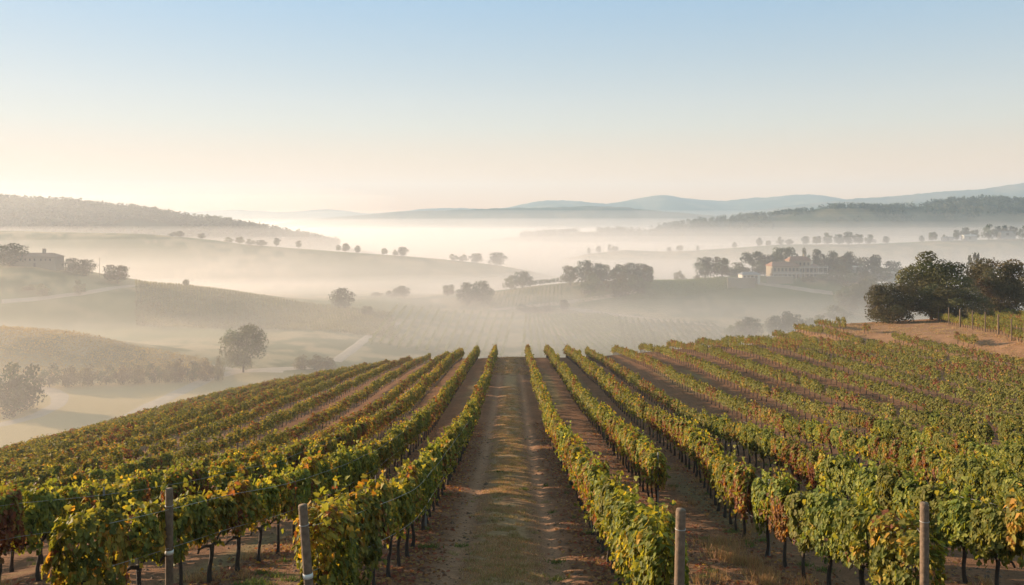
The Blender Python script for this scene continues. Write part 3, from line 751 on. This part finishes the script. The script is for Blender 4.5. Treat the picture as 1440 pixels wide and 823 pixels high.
ml_ = [(530, 412, 14, 640, 'tall', 'faint narrow tree in the fog left of the field'), (553, 408, 18, 640, 'hazel', 'faint tree left of its twin above the misty field'), (565, 404, 20, 640, 'round', 'faint round tree right of its twin above the misty field'),
       (630, 401, 15, 640, 'round2', 'small round tree alone on the left crest of the middle hill'), (658, 400, 27, 612, 'round', 'left one of two big hazy trees on the middle hill'), (678, 398, 27, 612, 'round', 'right one of two big hazy trees on the middle hill'),
       (718, 390, 18, 655, 'hazel', 'pale low tree at the left end of the dark hedge line'), (735, 384, 24, 655, 'round', 'pale round tree at the left end of the dark hedge line'),
       (802, 374, 19, 640, 'round2', 'leftmost tree of the dark grove on the middle hill'), (824, 369, 26, 642, 'round', 'tallest round tree of the dark grove'), (842, 373, 24, 636, 'round', 'third tree of the dark grove from the left'), (856, 376, 22, 644, 'hazel', 'low tree in the dip of the dark grove'),
       (872, 373, 22, 640, 'round2', 'fifth tree of the dark grove from the left'), (886, 372, 22, 646, 'round', 'sixth tree of the dark grove from the left'), (900, 373, 22, 640, 'round', 'second last tree of the dark grove'), (911, 374, 17, 634, 'round2', 'rightmost tree of the dark grove'),
       (830, 386, 30, 615, 'hazel', 'low tree in front of the left half of the dark grove'), (868, 388, 34, 612, 'bush', 'low bush in front of the right half of the dark grove'), (896, 389, 28, 616, 'hazel', 'low tree below the right end of the dark grove'),
       (956, 383, 14, 700, 'bush', 'small faint bush between the grove and the villa'), (980, 388, 9, 652, 'bush', 'tiny bush left of the two trees by the villa drive'),
       (992, 364, 24, 652, 'round', 'left one of two round trees by the villa drive'), (1015, 362, 21, 650, 'round2', 'right one of two round trees by the villa drive'), (1036, 372, 26, 664, 'hazel', 'low dark tree behind the flat-roofed annex'),
       (1058, 356, 27, 668, 'pine', 'flat-crowned pine left of the villa'), (1078, 361, 24, 672, 'round', 'dark tree between the pine and the villa'), (1102, 350, 30, 676, 'pine', 'wide umbrella pine rising behind the villa roof'),
       (1133, 354, 12, 690, 'hazel', 'treetop just behind the right end of the villa roof'), (1149, 349, 15, 668, 'tall', 'tall narrow tree at the right end of the villa roof'), (1171, 356, 20, 662, 'round', 'first round tree right of the villa'), (1184, 360, 20, 668, 'round2', 'second round tree right of the villa'), (1194, 357, 20, 664, 'round', 'third round tree right of the villa'),
       (1206, 366, 20, 672, 'hazel', 'low tree in the gap of the villa grove'), (1226, 361, 36, 664, 'broad', 'broadest tree at the right end of the villa grove'), (1255, 370, 24, 668, 'round', 'last round tree past the villa grove'),
       (1165, 384, 26, 634, 'hazel', 'dark shrub below the right wing of the villa'), (1140, 390, 24, 630, 'bush', 'dark shrub below the middle of the villa'), (1190, 382, 30, 628, 'hazel', 'dark shrub on the bank right of the villa'), (1215, 384, 30, 630, 'bush', 'dark shrub farthest right on the villa bank'),
       (1195, 400, 34, 575, 'lone', 'pale tall tree in the mist below the villa'), (1222, 392, 34, 580, 'lone', 'pale tall tree left of the dark oaks'), (1178, 432, 30, 540, 'hazel', 'pale shrub in the mist behind the vine crest'),
       (1112, 441, 36, 480, 'broad', 'broad misty tree behind the crest of vines'), (1090, 447, 26, 478, 'round', 'misty round tree behind the crest of vines'), (1055, 449, 30, 470, 'round', 'misty tree in the pair left of the broad one'), (1035, 455, 24, 470, 'hazel', 'low misty bush at the left of the pair'), (1148, 446, 28, 500, 'hazel', 'low misty bush right of the broad misty tree'),
       (1044, 376, 22, 670, 'round2', 'dark tree close behind the annex roof'), (1068, 368, 24, 664, 'hazel', 'dark low tree filling the gap left of the villa'), (1090, 360, 22, 674, 'round2', 'dark tree rising between the two pines'),
       (1160, 366, 24, 656, 'round', 'dark tree against the right wall of the villa'), (1178, 372, 24, 650, 'round2', 'lower dark tree at the front of the villa grove'), (1200, 373, 30, 648, 'broad', 'wide dark tree at the front right of the villa grove'), (1240, 376, 26, 655, 'round2', 'low dark tree near the right end of the villa grove'), (1028, 380, 22, 660, 'round', 'dark tree between the drive pair and the annex'),
       (735, 429, 16, 590, 'hazel', 'bush at the far edge of the misty field'), (752, 432, 18, 588, 'bush', 'low bush second along the far edge of the field'), (770, 431, 16, 588, 'bush', 'low bush third along the far edge of the field'), (793, 422, 12, 590, 'round2', 'small tree beside the road bend past the field')]
for px, top, w, D, p, lb in ml_: tree(p, px, D, top - 1, lb, G4, w * 1.15)
G5 = 'trees on the far misty plain'
fl = [(828, 349, 6), (842, 346, 8), (859, 345, 11), (866, 347, 9), (941, 348, 7), (956, 345, 10), (981, 346, 5), (1033, 341, 7), (1068, 335, 9), (1080, 338, 8), (1097, 334, 10), (1110, 337, 12), (1133, 333, 12), (1148, 332, 13), (1164, 329, 14), (1180, 330, 14), (1193, 327, 15), (1208, 329, 14), (1223, 331, 14), (1246, 333, 9),
      (1296, 332, 7), (1311, 326, 12), (1329, 331, 8), (1345, 324, 9), (1358, 321, 12), (1370, 323, 11), (1390, 317, 16), (1404, 319, 12), (1413, 318, 11), (1425, 318, 12), (1438, 319, 12)]
for i, (px, top, w) in enumerate(fl):
    p = ['round', 'round2', 'hazel', 'round'][i % 4]
    if px < 1000: lb = f"small pale tree, {ordinal(i + 1)} from the left on the far misty plain"
    elif px < 1240: lb = f"blue-grey tree, {ordinal(i - 6)} from the left in the far line above the villa"
    else: lb = f"blue-grey tree, {ordinal(i - 18)} from the left in the far line by the white sheds"
    tree(p, px, 1195, top, lb, G5, w)
G6 = 'bushes along the foot of the golden field'
for i, (px, top, w) in enumerate([(70, 515, 30), (98, 517, 30), (125, 515, 28), (150, 517, 26), (172, 514, 24), (194, 515, 26), (216, 513, 24), (236, 512, 22), (252, 508, 24), (272, 511, 22), (290, 506, 22), (306, 503, 18)]):
    D = 292 + (px - 70) * .05
    tree('bush' if i % 3 else 'hazel', px, D, top, f"hazy bush, {ordinal(i + 1)} from the left along the foot of the golden field", G6, w, 'bush')
G7 = 'big bushes at the left edge'
for px, top, w, D, lb in ((8, 517, 50, 262, 'big sunlit bush cut by the left edge above the pale road'), (38, 519, 46, 260, 'big rounded bush inside the road bend on the left'), (-22, 522, 50, 258, 'bush mostly outside the left edge'), (20, 540, 40, 252, 'low bush in front of the big bushes on the left')):
    tree('hazel', px, D, top, lb, G7, w, 'bush')
for px, top, w, lb in ((425, 501, 26, 'low misty bush just beyond the left vine crest'), (445, 500, 24, 'taller misty bush beyond the left vine crest'), (462, 503, 20, 'rightmost misty bush beyond the left vine crest')):
    tree('bush', px, 330, top, lb, 'misty bushes beyond the left vine crest', w, 'bush')

# woods on the far ridges: one mass each
def woods(xs, zs, D, wf, base, n, seed, x0, x1, hmin, hmax, dens, nl, tmax=1.1):
    rng = np.random.default_rng(seed); Ps, Ns, Ss, Cs = [], [], [], []
    for i in range(n):
        x = rng.uniform(x0, x1); t = rng.uniform(-tmax, .25); 
        if vnoise(x / 60., t * 3, seed) < dens: continue
        zc = np.interp(x, xs, zs); z = base - 15 + (zc - base + 15) * math.exp(-t * t)
        h = rng.uniform(hmin, hmax); m = nl
        d = norm(rng.normal(0, 1, (m, 3))); p = np.array([x, D + t * wf, z + h * .5]) + d * np.array([h * .45, h * .45, h * .5]) * (1 - rng.uniform(0, 1, (m, 1)) ** 2 * .6)
        Ps.append(p); Ns.append(d + rng.normal(0, .4, (m, 3))); Ss.append(rng.uniform(.16, .3, m) * h)
        Cs.append(np.array(BLU) * rng.uniform(.7, 1.3) * rng.uniform(.8, 1.2, (m, 1)))
    P = np.concatenate(Ps); V, Fs = cards(P, np.concatenate(Ns), rng.normal(0, 1, P.shape), np.concatenate(Ss), KITE, KITE_F)
    tag(link('woods', mesh('woods', V, Fs, M_tree, np.repeat(np.clip(np.concatenate(Cs), .005, .3), 4, 0))), kind='stuff')
woods(*RD, 1300, 260, -110, 3200, 3, -900, -270, 8, 15, .22, 40)
woods(*RC, 2000, 330, -120, 2600, 4, 20, 1250, 6, 13, .40, 26, .5)

# ------------------------------------------------------------------ far vineyards, one mass per field
def field(name, rows, seed, tone, h=1.6, w=.7, step=1.6, nl=9, size=.55):
    rng = np.random.default_rng(seed); Ps, Ns, Cs = [], [], []
    for P in rows:
        P = np.asarray(P); L = np.hypot(*(P[1] - P[0])); m = int(L / step)
        if m < 1: continue
        t = (np.arange(m)[:, None] + rng.uniform(0, 1, (m, nl))) / m
        q = P[0] + t[..., None] * (P[1] - P[0]); d = (P[1] - P[0]) / L
        off = rng.uniform(-.5, .5, t.shape) * w
        x = q[..., 0] - d[1] * off; y = q[..., 1] + d[0] * off
        x, y = x.ravel(), y.ravel()
        z = H(x, y) + rng.uniform(.35, 1.0, len(x)) * h * (.75 + .4 * vnoise(x / 1.7, y / 1.7, seed))
        Ps.append(np.stack([x, y, z], -1)); Ns.append(norm(rng.normal(0, .7, (len(x), 3)) + [0, -.3, .7]))
        Cs.append(np.array(tone) * (.7 + .7 * fbm(x / 9., y / 9., seed, 2))[:, None] * rng.uniform(.75, 1.3, (len(x), 1)))
    P = np.concatenate(Ps); V, Fs = cards(P, np.concatenate(Ns), rng.normal(0, 1, P.shape), rng.uniform(.7, 1.3, len(P)) * size, KITE, KITE_F)
    tag(link(name, mesh(name, V, Fs, M_vine, np.repeat(np.clip(np.concatenate(Cs), .01, .4), 4, 0))), kind='stuff')
def lerp_rows(a0, a1, b0, b1, n): 
    a0, a1, b0, b1 = map(lambda p: np.array(p, float), (a0, a1, b0, b1))
    return [((a0 + (b0 - a0) * t), (a1 + (b1 - a1) * t)) for t in np.linspace(0, 1, n)]
X = lambda px, D: (px - 720) / F * D
# golden field left: rows across the slope
field('far_vineyard', lerp_rows((X(-40, 300), 300), (X(316, 306), 306), (X(-40, 366), 366), (X(290, 332), 332), 19), 1, (.22, .18, .045), h=1.8, size=.5, step=1.2)
# farmhouse hill: rows running over the crest
field('far_vineyard', lerp_rows((X(192, 440), 440), (X(192, 535), 535), (X(560, 430), 430), (X(548, 530), 530), 90), 2, (.10, .105, .03), h=1.3, step=2.2, size=.75, nl=7)
# misty field in the middle of the valley
field('far_vineyard', lerp_rows((X(520, 405), 405), (X(560, 575), 575), (X(705, 405), 405), (X(722, 585), 585), 15), 3, (.075, .10, .022), h=2.0, w=1.0, step=1.8, size=.75, nl=8)
field('far_vineyard', lerp_rows((X(735, 405), 405), (X(740, 575), 575), (X(1010, 405), 405), (X(850, 575), 575), 22), 4, (.075, .10, .022), h=2.0, w=1.0, step=1.8, size=.75, nl=8)
field('far_vineyard', lerp_rows((X(885, 405), 405), (X(870, 560), 560), (X(1060, 405), 405), (X(1000, 530), 530), 15), 8, (.07, .085, .03), h=2.0, w=1.0, step=1.8, size=.75, nl=8)
# middle hill
field('far_vineyard', lerp_rows((X(690, 600), 600), (X(700, 640), 640), (X(790, 600), 600), (X(790, 640), 640), 18), 5, (.10, .105, .03), h=1.8, step=2.2, size=.75, nl=6)
field('far_vineyard', lerp_rows((X(800, 595), 595), (X(1040, 620), 620), (X(860, 645), 645), (X(1060, 650), 650), 16), 6, (.085, .115, .025), h=1.6, step=2.2, size=.75, nl=6)
field('hedge_line', lerp_rows((X(742, 655), 655), (X(800, 655), 655), (X(742, 657), 657), (X(800, 657), 657), 3), 7, (.05, .06, .03), h=4.5, w=2.5, step=1.2, size=.9, nl=10)

# ------------------------------------------------------------------ buildings
def slab(parent, name, m_, *b_):
    V, Fs = box(*b_); return link(name, mesh(name, V, Fs, m_), parent)
def hip(x0, x1, y0, y1, z0, z1, ov=.5, inset=None, th=.18):
    x0 -= ov; x1 += ov; y0 -= ov; y1 += ov; ym = (y0 + y1) / 2; i = (y1 - y0) / 2 if inset is None else inset
    V = np.array([(x0, y0, z0), (x1, y0, z0), (x1, y1, z0), (x0, y1, z0), (x0 + i, ym, z1), (x1 - i, ym, z1), (x0, y0, z0 - th), (x1, y0, z0 - th), (x1, y1, z0 - th), (x0, y1, z0 - th)], float)
    return V, [np.array([(0, 1, 5, 4), (2, 3, 4, 5), (0, 6, 7, 1), (1, 7, 8, 2), (2, 8, 9, 3), (3, 9, 6, 0), (9, 8, 7, 6)]), np.array([(1, 2, 5), (3, 0, 4)])]
def window(parent, x, y, z, w, h, shut=M_shutter):
    # front at y facing -Y: frame stands proud, glass set in it
    fr = join([box(x - w / 2, x - w / 2 + .12, y - .09, y + .02, z, z + h), box(x + w / 2 - .12, x + w / 2, y - .09, y + .02, z, z + h), box(x - w / 2 + .12, x + w / 2 - .12, y - .09, y + .02, z, z + .12), box(x - w / 2 + .12, x + w / 2 - .12, y - .09, y + .02, z + h - .12, z + h), box(x - .05, x + .05, y - .085, y + .02, z + .12, z + h - .12)])
    f = link('window', mesh('window', *fr, shut), parent)
    V, Fs = box(x - w / 2 + .1, x + w / 2 - .1, y - .04, y + .03, z + .1, z + h - .1); link('pane', mesh('pane', V, Fs, M_glass), f)

# farmhouse on the left hill
D = 518; hx = X(57, D); hz = Hs(hx, D)
fh = empty('farmhouse', (hx, D, hz), R(-6)); tag(fh, 'long low farmhouse with a chimney on the misty left hill', 'house')
slab(fh, 'wall', M_stone, -12.5, 12.5, -4, 4, -2, 6.2)
V, Fs = hip(-12.5, 12.5, -4, 4, 6.2, 8.4, .6, 4.6); rf = link('roof', mesh('roof', V, Fs, M_darkroof), fh)
ch = slab(rf, 'chimney', M_stone, 1.6, 3.2, -.7, .7, 7.2, 11.0)
for wx in (-10, -7, -4, -1, 3, 6, 9):
    window(fh, wx, -4, 3.6, 1.2, 1.5)
d_ = slab(fh, 'door', M_shutter, -1.7, -.3, -4.07, -3.9, 0, 2.4); slab(d_, 'handle', M_steel, -.55, -.45, -4.13, -4.07, 1.0, 1.15)
V, Fs = join([box(-18.5, -12.6, -3, 3.2, -2, 4.2)]); link('side_wing', mesh('side_wing', V, Fs, M_stone), fh)
V, Fs = hip(-18.5, -12.9, -3, 3.2, 4.2, 5.6, .35, 2.2); link('wing_roof', mesh('wing_roof', V, Fs, M_darkroof), fh)
# mast beside it
mx_ = X(140, 518); me_ = empty('utility_pole', (mx_, 518, Hs(mx_, 518))); tag(me_, 'thin utility pole between the trees right of the farmhouse', 'pole')
V, Fs = tube(np.array([(0, 0, -.8), (0, 0, 12.0)]), [.16, .1], 8); link('pole', mesh('pole', V, Fs, M_tbark, None, True), me_)
V, Fs = box(-.9, .9, -.08, .08, 11.0, 11.16); link('crossarm', mesh('crossarm', V, Fs, M_tbark), me_)
V, Fs = join([tube(np.array([(a, 0, 11.16), (a, 0, 11.4)]), .06, 6) for a in (-.8, 0, .8)]); link('insulator', mesh('insulator', V, Fs, M_white), me_)

# villa
D = 642; vx = X(1120, D); vz = -(393 - HOR) / F * D
vl = empty('villa', (vx, D, vz), R(8)); tag(vl, 'large pale villa with terracotta roofs and balconies on the hilltop', 'villa')
k = D / F    # metres per picture pixel there
slab(vl, 'wall', M_plaster, -20, 1.4, -2, 9, -8, 10.2)                 # lower west wing
slab(vl, 'wall', M_plaster, 1.45, 20, 1.5, 11, -8, 9.2)                # east wing
slab(vl, 'upper_storey', M_plaster, -3.6, 13.4, 3.5, 10.6, 9.25, 14.0)
for args in ((-20, 1.4, -2, 9, 10.25, 13.3), (-3.6, 13.4, 3.5, 10.6, 14.05, 17.0)):
    V, Fs = hip(*args, .8, 3.2); link('roof', mesh('roof', V, Fs, M_tile), vl)
V, Fs = hip(13.9, 20, 1.5, 11, 9.25, 11.2, .5, 2.5); link('roof', mesh('roof', V, Fs, M_tile), vl)
slab(vl, 'chimney', M_plaster, 9.2, 10.4, 6.2, 7.4, 15.4, 18.6)
for fl_z in (1.0, 6.2):
    for i in range(7): window(vl, -18 + i * 2.95, -2, fl_z, 1.6, 2.5)
for fl_z in (.8, 5.2):
    for i in range(6): window(vl, 4 + i * 2.9, 1.5, fl_z, 1.7, 2.6)
for i in range(5): window(vl, -1.6 + i * 3.2, 3.5, 10.2, 1.4, 2.2)
for z in (5.0,):
    V, Fs = join([box(-20.4, 1.8, -4.6, -2.03, z - .3, z)] + [box(-20.4 + .74 * i, -20.3 + .74 * i, -4.6, -4.5, z, z + .95) for i in range(31)] + [box(-20.4, 1.8, -4.62, -4.48, z + .95, z + 1.05)])
    link('balcony', mesh('balcony', V, Fs, M_white), vl)
for i in range(7):
    V, Fs = tube(np.array([(-20.1 + i * 3.6, -4.3, -6), (-20.1 + i * 3.6, -4.3, 4.7)]), .22, 8); link('column', mesh('column', V, Fs, M_white), vl)
for z in (4.4, 9.0):
    V, Fs = join([box(2.0, 25, -1.2, 1.47, z - .3, z)] + [box(2.0 + .8 * i, 2.1 + .8 * i, -1.2, -1.1, z, z + .95) for i in range(29)] + [box(2.0, 25, -1.22, -1.08, z + .95, z + 1.05)])
    link('balcony', mesh('balcony', V, Fs, M_white), vl)
for i in range(7):
    V, Fs = tube(np.array([(2.4 + i * 3.7, -.9, -6), (2.4 + i * 3.7, -.9, 8.7)]), .2, 8); link('column', mesh('column', V, Fs, M_white), vl)
# flat roofed annex
D = 628; ax = X(1054, D); az_ = -(393 - HOR) / F * D
an = empty('annex', (ax, D, az_), R(10)); tag(an, 'low white annex with grey roof and open bays left of the villa', 'building')
V, Fs = join([box(-7, -6, -3, 4, -5, 3.6), box(-4, -3.4, -3, -2.4, -5, 3.6), box(-1, -.4, -3, -2.4, -5, 3.6), box(2, 2.6, -3, -2.4, -5, 3.6), box(5, 7, -3, 4, -5, 3.6), box(-5.99, 4.99, 3.4, 3.98, -5, 3.6), box(-5.99, 4.99, -2.9, -2.5, 2.9, 3.58)])
link('wall', mesh('wall', V, Fs, M_white), an)
V, Fs = hip(-7, 7, -3, 4, 3.8, 5.4, .7, 2.5); link('roof', mesh('roof', V, Fs, M_greyroof), an)
for i, xx in enumerate((-4.7, -2.2, .8, 3.8)):
    slab(an, 'door', M_shutter, xx - .9, xx + .9, 3.2, 3.36, 0, 2.6)
def terrace(px0, px1, D, top, h, label):
    x0, x1 = X(px0, D), X(px1, D); z = -(top - HOR) / F * D
    e = empty('terrace_wall', ((x0 + x1) / 2, D, z - h)); tag(e, label, 'wall')
    w = (x1 - x0) / 2
    slab(e, 'wall', M_plaster, -w, w, 0, .6, -6, h); slab(e, 'coping', M_white, -w - .1, w + .1, -.1, .7, h + .003, h + .2)
terrace(1023, 1062, 620, 391, 2.2, 'pale terrace wall in front of the low annex')
terrace(1078, 1116, 626, 389, 2.0, 'pale terrace wall in front of the villa')
def shed(px, D, top, wpx, hpx, label, roof=M_white):
    x = X(px, D); w = wpx / F * D / 2; h = hpx / F * D; z = -(top + hpx - HOR) / F * D
    e = empty('shed', (x, D, z), R(6)); tag(e, label, 'shed')
    slab(e, 'wall', M_shed, -w, w, 0, w * .8, -6, h * .62)
    V, Fs = hip(-w, w, 0, w * .8, h * .64, h, .3, .01); link('roof', mesh('roof', V, Fs, roof), e)
    d_ = slab(e, 'door', M_shutter, -w * .3, w * .1, -.07, .05, -1, h * .45)
shed(1365, 1185, 330, 19, 6, 'bright white shed among the far trees on the right')
shed(1418, 1188, 325, 22, 5, 'long pale shed under the far trees at the right edge', M_greyroof)
shed(1334, 1188, 333, 15, 4, 'small grey-roofed shed beside the bright white one', M_greyroof)
shed(1207, 645, 374, 14, 4, 'white shed roof showing in the grove right of the villa')
shed(1247, 652, 382, 24, 3, 'long white shed low at the right end of the villa grove')

# ------------------------------------------------------------------ grass, litter and clods near the camera
def blades(name, P, hgt, lean, tone, wid, seed, mat_):
    rng = np.random.default_rng(seed); n = len(P)
    a = rng.uniform(0, 6.28, n); d = np.stack([np.cos(a), np.sin(a), np.zeros(n)], -1)
    up = norm(np.stack([rng.normal(0, lean, n), rng.normal(0, lean, n), np.ones(n)], -1))
    h = hgt * rng.uniform(.5, 1.3, n)
    w = wid * rng.uniform(.7, 1.3, n)
    tip = P + up * h[:, None] + np.stack([rng.normal(0, lean, n), rng.normal(0, lean, n), np.zeros(n)], -1) * h[:, None] * .5
    V = np.stack([P - d * w[:, None], P + d * w[:, None], tip], 1).reshape(-1, 3)
    f = np.arange(n * 3).reshape(-1, 3)
    c = np.repeat(np.array(tone) * rng.uniform(.6, 1.4, (n, 1)) * (1 + rng.normal(0, .1, (n, 3))), 3, 0)
    tag(link(name, mesh(name, V, f, mat_, np.clip(c, .01, .6))), kind='stuff')
M_grass = leaf_mat('grass_blade', .3, .7, .15, (1.2, 1.1, .7))
g = np.random.default_rng(31)
n = 150000; y = 12 + 70 * g.random(n) ** 1.7; x = -.18 + g.normal(0, .5, n)
keep = (fbm(x / 1.1, y / 1.1, 21, 4) + .25 * fbm(x * 3, y * 1.2, 44, 2) > .5) & (np.abs(x + .18) < 1.0); x, y = x[keep], y[keep]
blades('aisle_grass', np.stack([x, y, H(x, y) - .01], -1),   .06, .7, (.40, .27, .13), .008, 1, M_grass)
yy = 12 + 60 * g.random(420) ** 1.5
sp0 = [(-.18 + g.normal(0, .48), b_, g.uniform(.3, .9)) for b_ in yy]
# weeds and dry tufts under and between the rows
def tufts(spots_, per, rad, seed):
    r = np.random.default_rng(seed); out = []
    for (x, y, s) in spots_:
        q = r.normal(0, rad * s, (int(per * s), 2)); xx = x + q[:, 0]; yy = y + q[:, 1]; out.append(np.stack([xx, yy, H(xx, yy) - .01], -1))
    return np.concatenate(out)
sp = [(float(row_x(3, yy)) - g.uniform(.5, 1.2), yy, g.uniform(.6, 1.3)) for yy in g.uniform(14.5, 24, 26)] + [(float(row_x(k, yy)) + g.normal(0, .6), yy, g.uniform(.4, 1)) for k in (-3, -2, 2, 3, 4) for yy in g.uniform(13, 40, 22)]
blades('track_tufts', tufts(sp0, 110, .12, 9), .10, .6, (.30, .25, .11), .007, 12, M_grass)
blades('dry_grass', tufts(sp, 160, .16, 3), .26, .35, (.36, .25, .12), .005, 2, M_grass)
sp = [(float(row_x(-2, yy)) + g.uniform(.3, 1.6), yy, g.uniform(.4, 1.1)) for yy in g.uniform(14, 26, 26)] + [(float(row_x(k, yy)) + g.normal(0, .8), yy, g.uniform(.3, .8)) for k in (-4, -3, -1, 1, 2, 3, 4) for yy in g.uniform(13, 40, 16)]
blades('green_weeds', tufts(sp, 130, .15, 4), .13, .7, (.10, .13, .035), .012, 3, M_grass)
sp = [(x_, y_, g.uniform(.5, 1.2)) for x_, y_ in zip(g.uniform(36, 70, 900), g.uniform(80, 140, 900))] + [(x_, y_, g.uniform(.4, 1.)) for x_, y_ in zip(g.uniform(-3, 3, 260), g.uniform(95, 131, 260))]
blades('straw_tufts', tufts(sp, 46, .32, 8), .24, .5, (.34, .25, .13), .022, 13, M_grass)
# fallen leaves along the feet of the rows
n = 26000; kk = g.choice([-3, -2, -1, 1, 2, 3, 4], n, p=[.08, .16, .24, .24, .1, .1, .08]); y = 12 + 45 * g.random(n) ** 1.8
x = np.array([float(row_x(k, yy)) for k, yy in zip(kk, y)]) + g.normal(0, .42, n)
P = np.stack([x, y, H(x, y) + .012], -1); N = g.normal(0, .3, (n, 3)) + [0, 0, 1]
V, Fs = cards(P, N, g.normal(0, 1, (n, 3)), g.uniform(.05, .10, n), LEAF, LEAF_F)
cc = np.array([(.16, .085, .045), (.23, .13, .06), (.11, .06, .035), (.28, .19, .07), (.2, .07, .035)])[g.integers(0, 5, n)]
tag(link('fallen_leaves', mesh('fallen_leaves', V, Fs, M_vine, np.repeat(cc, len(LEAF), 0))), kind='stuff')
# clods of earth
n = 9000; y = 12 + 40 * g.random(n) ** 1.7; x = g.uniform(-9, 11, n); keep = (np.abs(x + .18) > .8); x, y = x[keep], y[keep]; n = len(x)
ico = norm(np.array([(1, 0, 0), (-1, 0, 0), (0, 1, 0), (0, -1, 0), (0, 0, 1), (0, 0, -1)], float)); tri = np.array([(0, 2, 4), (2, 1, 4), (1, 3, 4), (3, 0, 4), (2, 0, 5), (1, 2, 5), (3, 1, 5), (0, 3, 5)])
s = g.gamma(1.6, .011, n) + .008
V = (np.stack([x, y, H(x, y)], -1)[:, None] + ico[None] * (s[:, None] * g.uniform(.6, 1.3, (n, 6)))[..., None] * np.array([1.2, 1.2, .75])).reshape(-1, 3)
f = (tri[None] + (np.arange(n) * 6)[:, None, None]).reshape(-1, 3)
tag(link('clods', mesh('clods', V, f, M_clod)), kind='stuff')
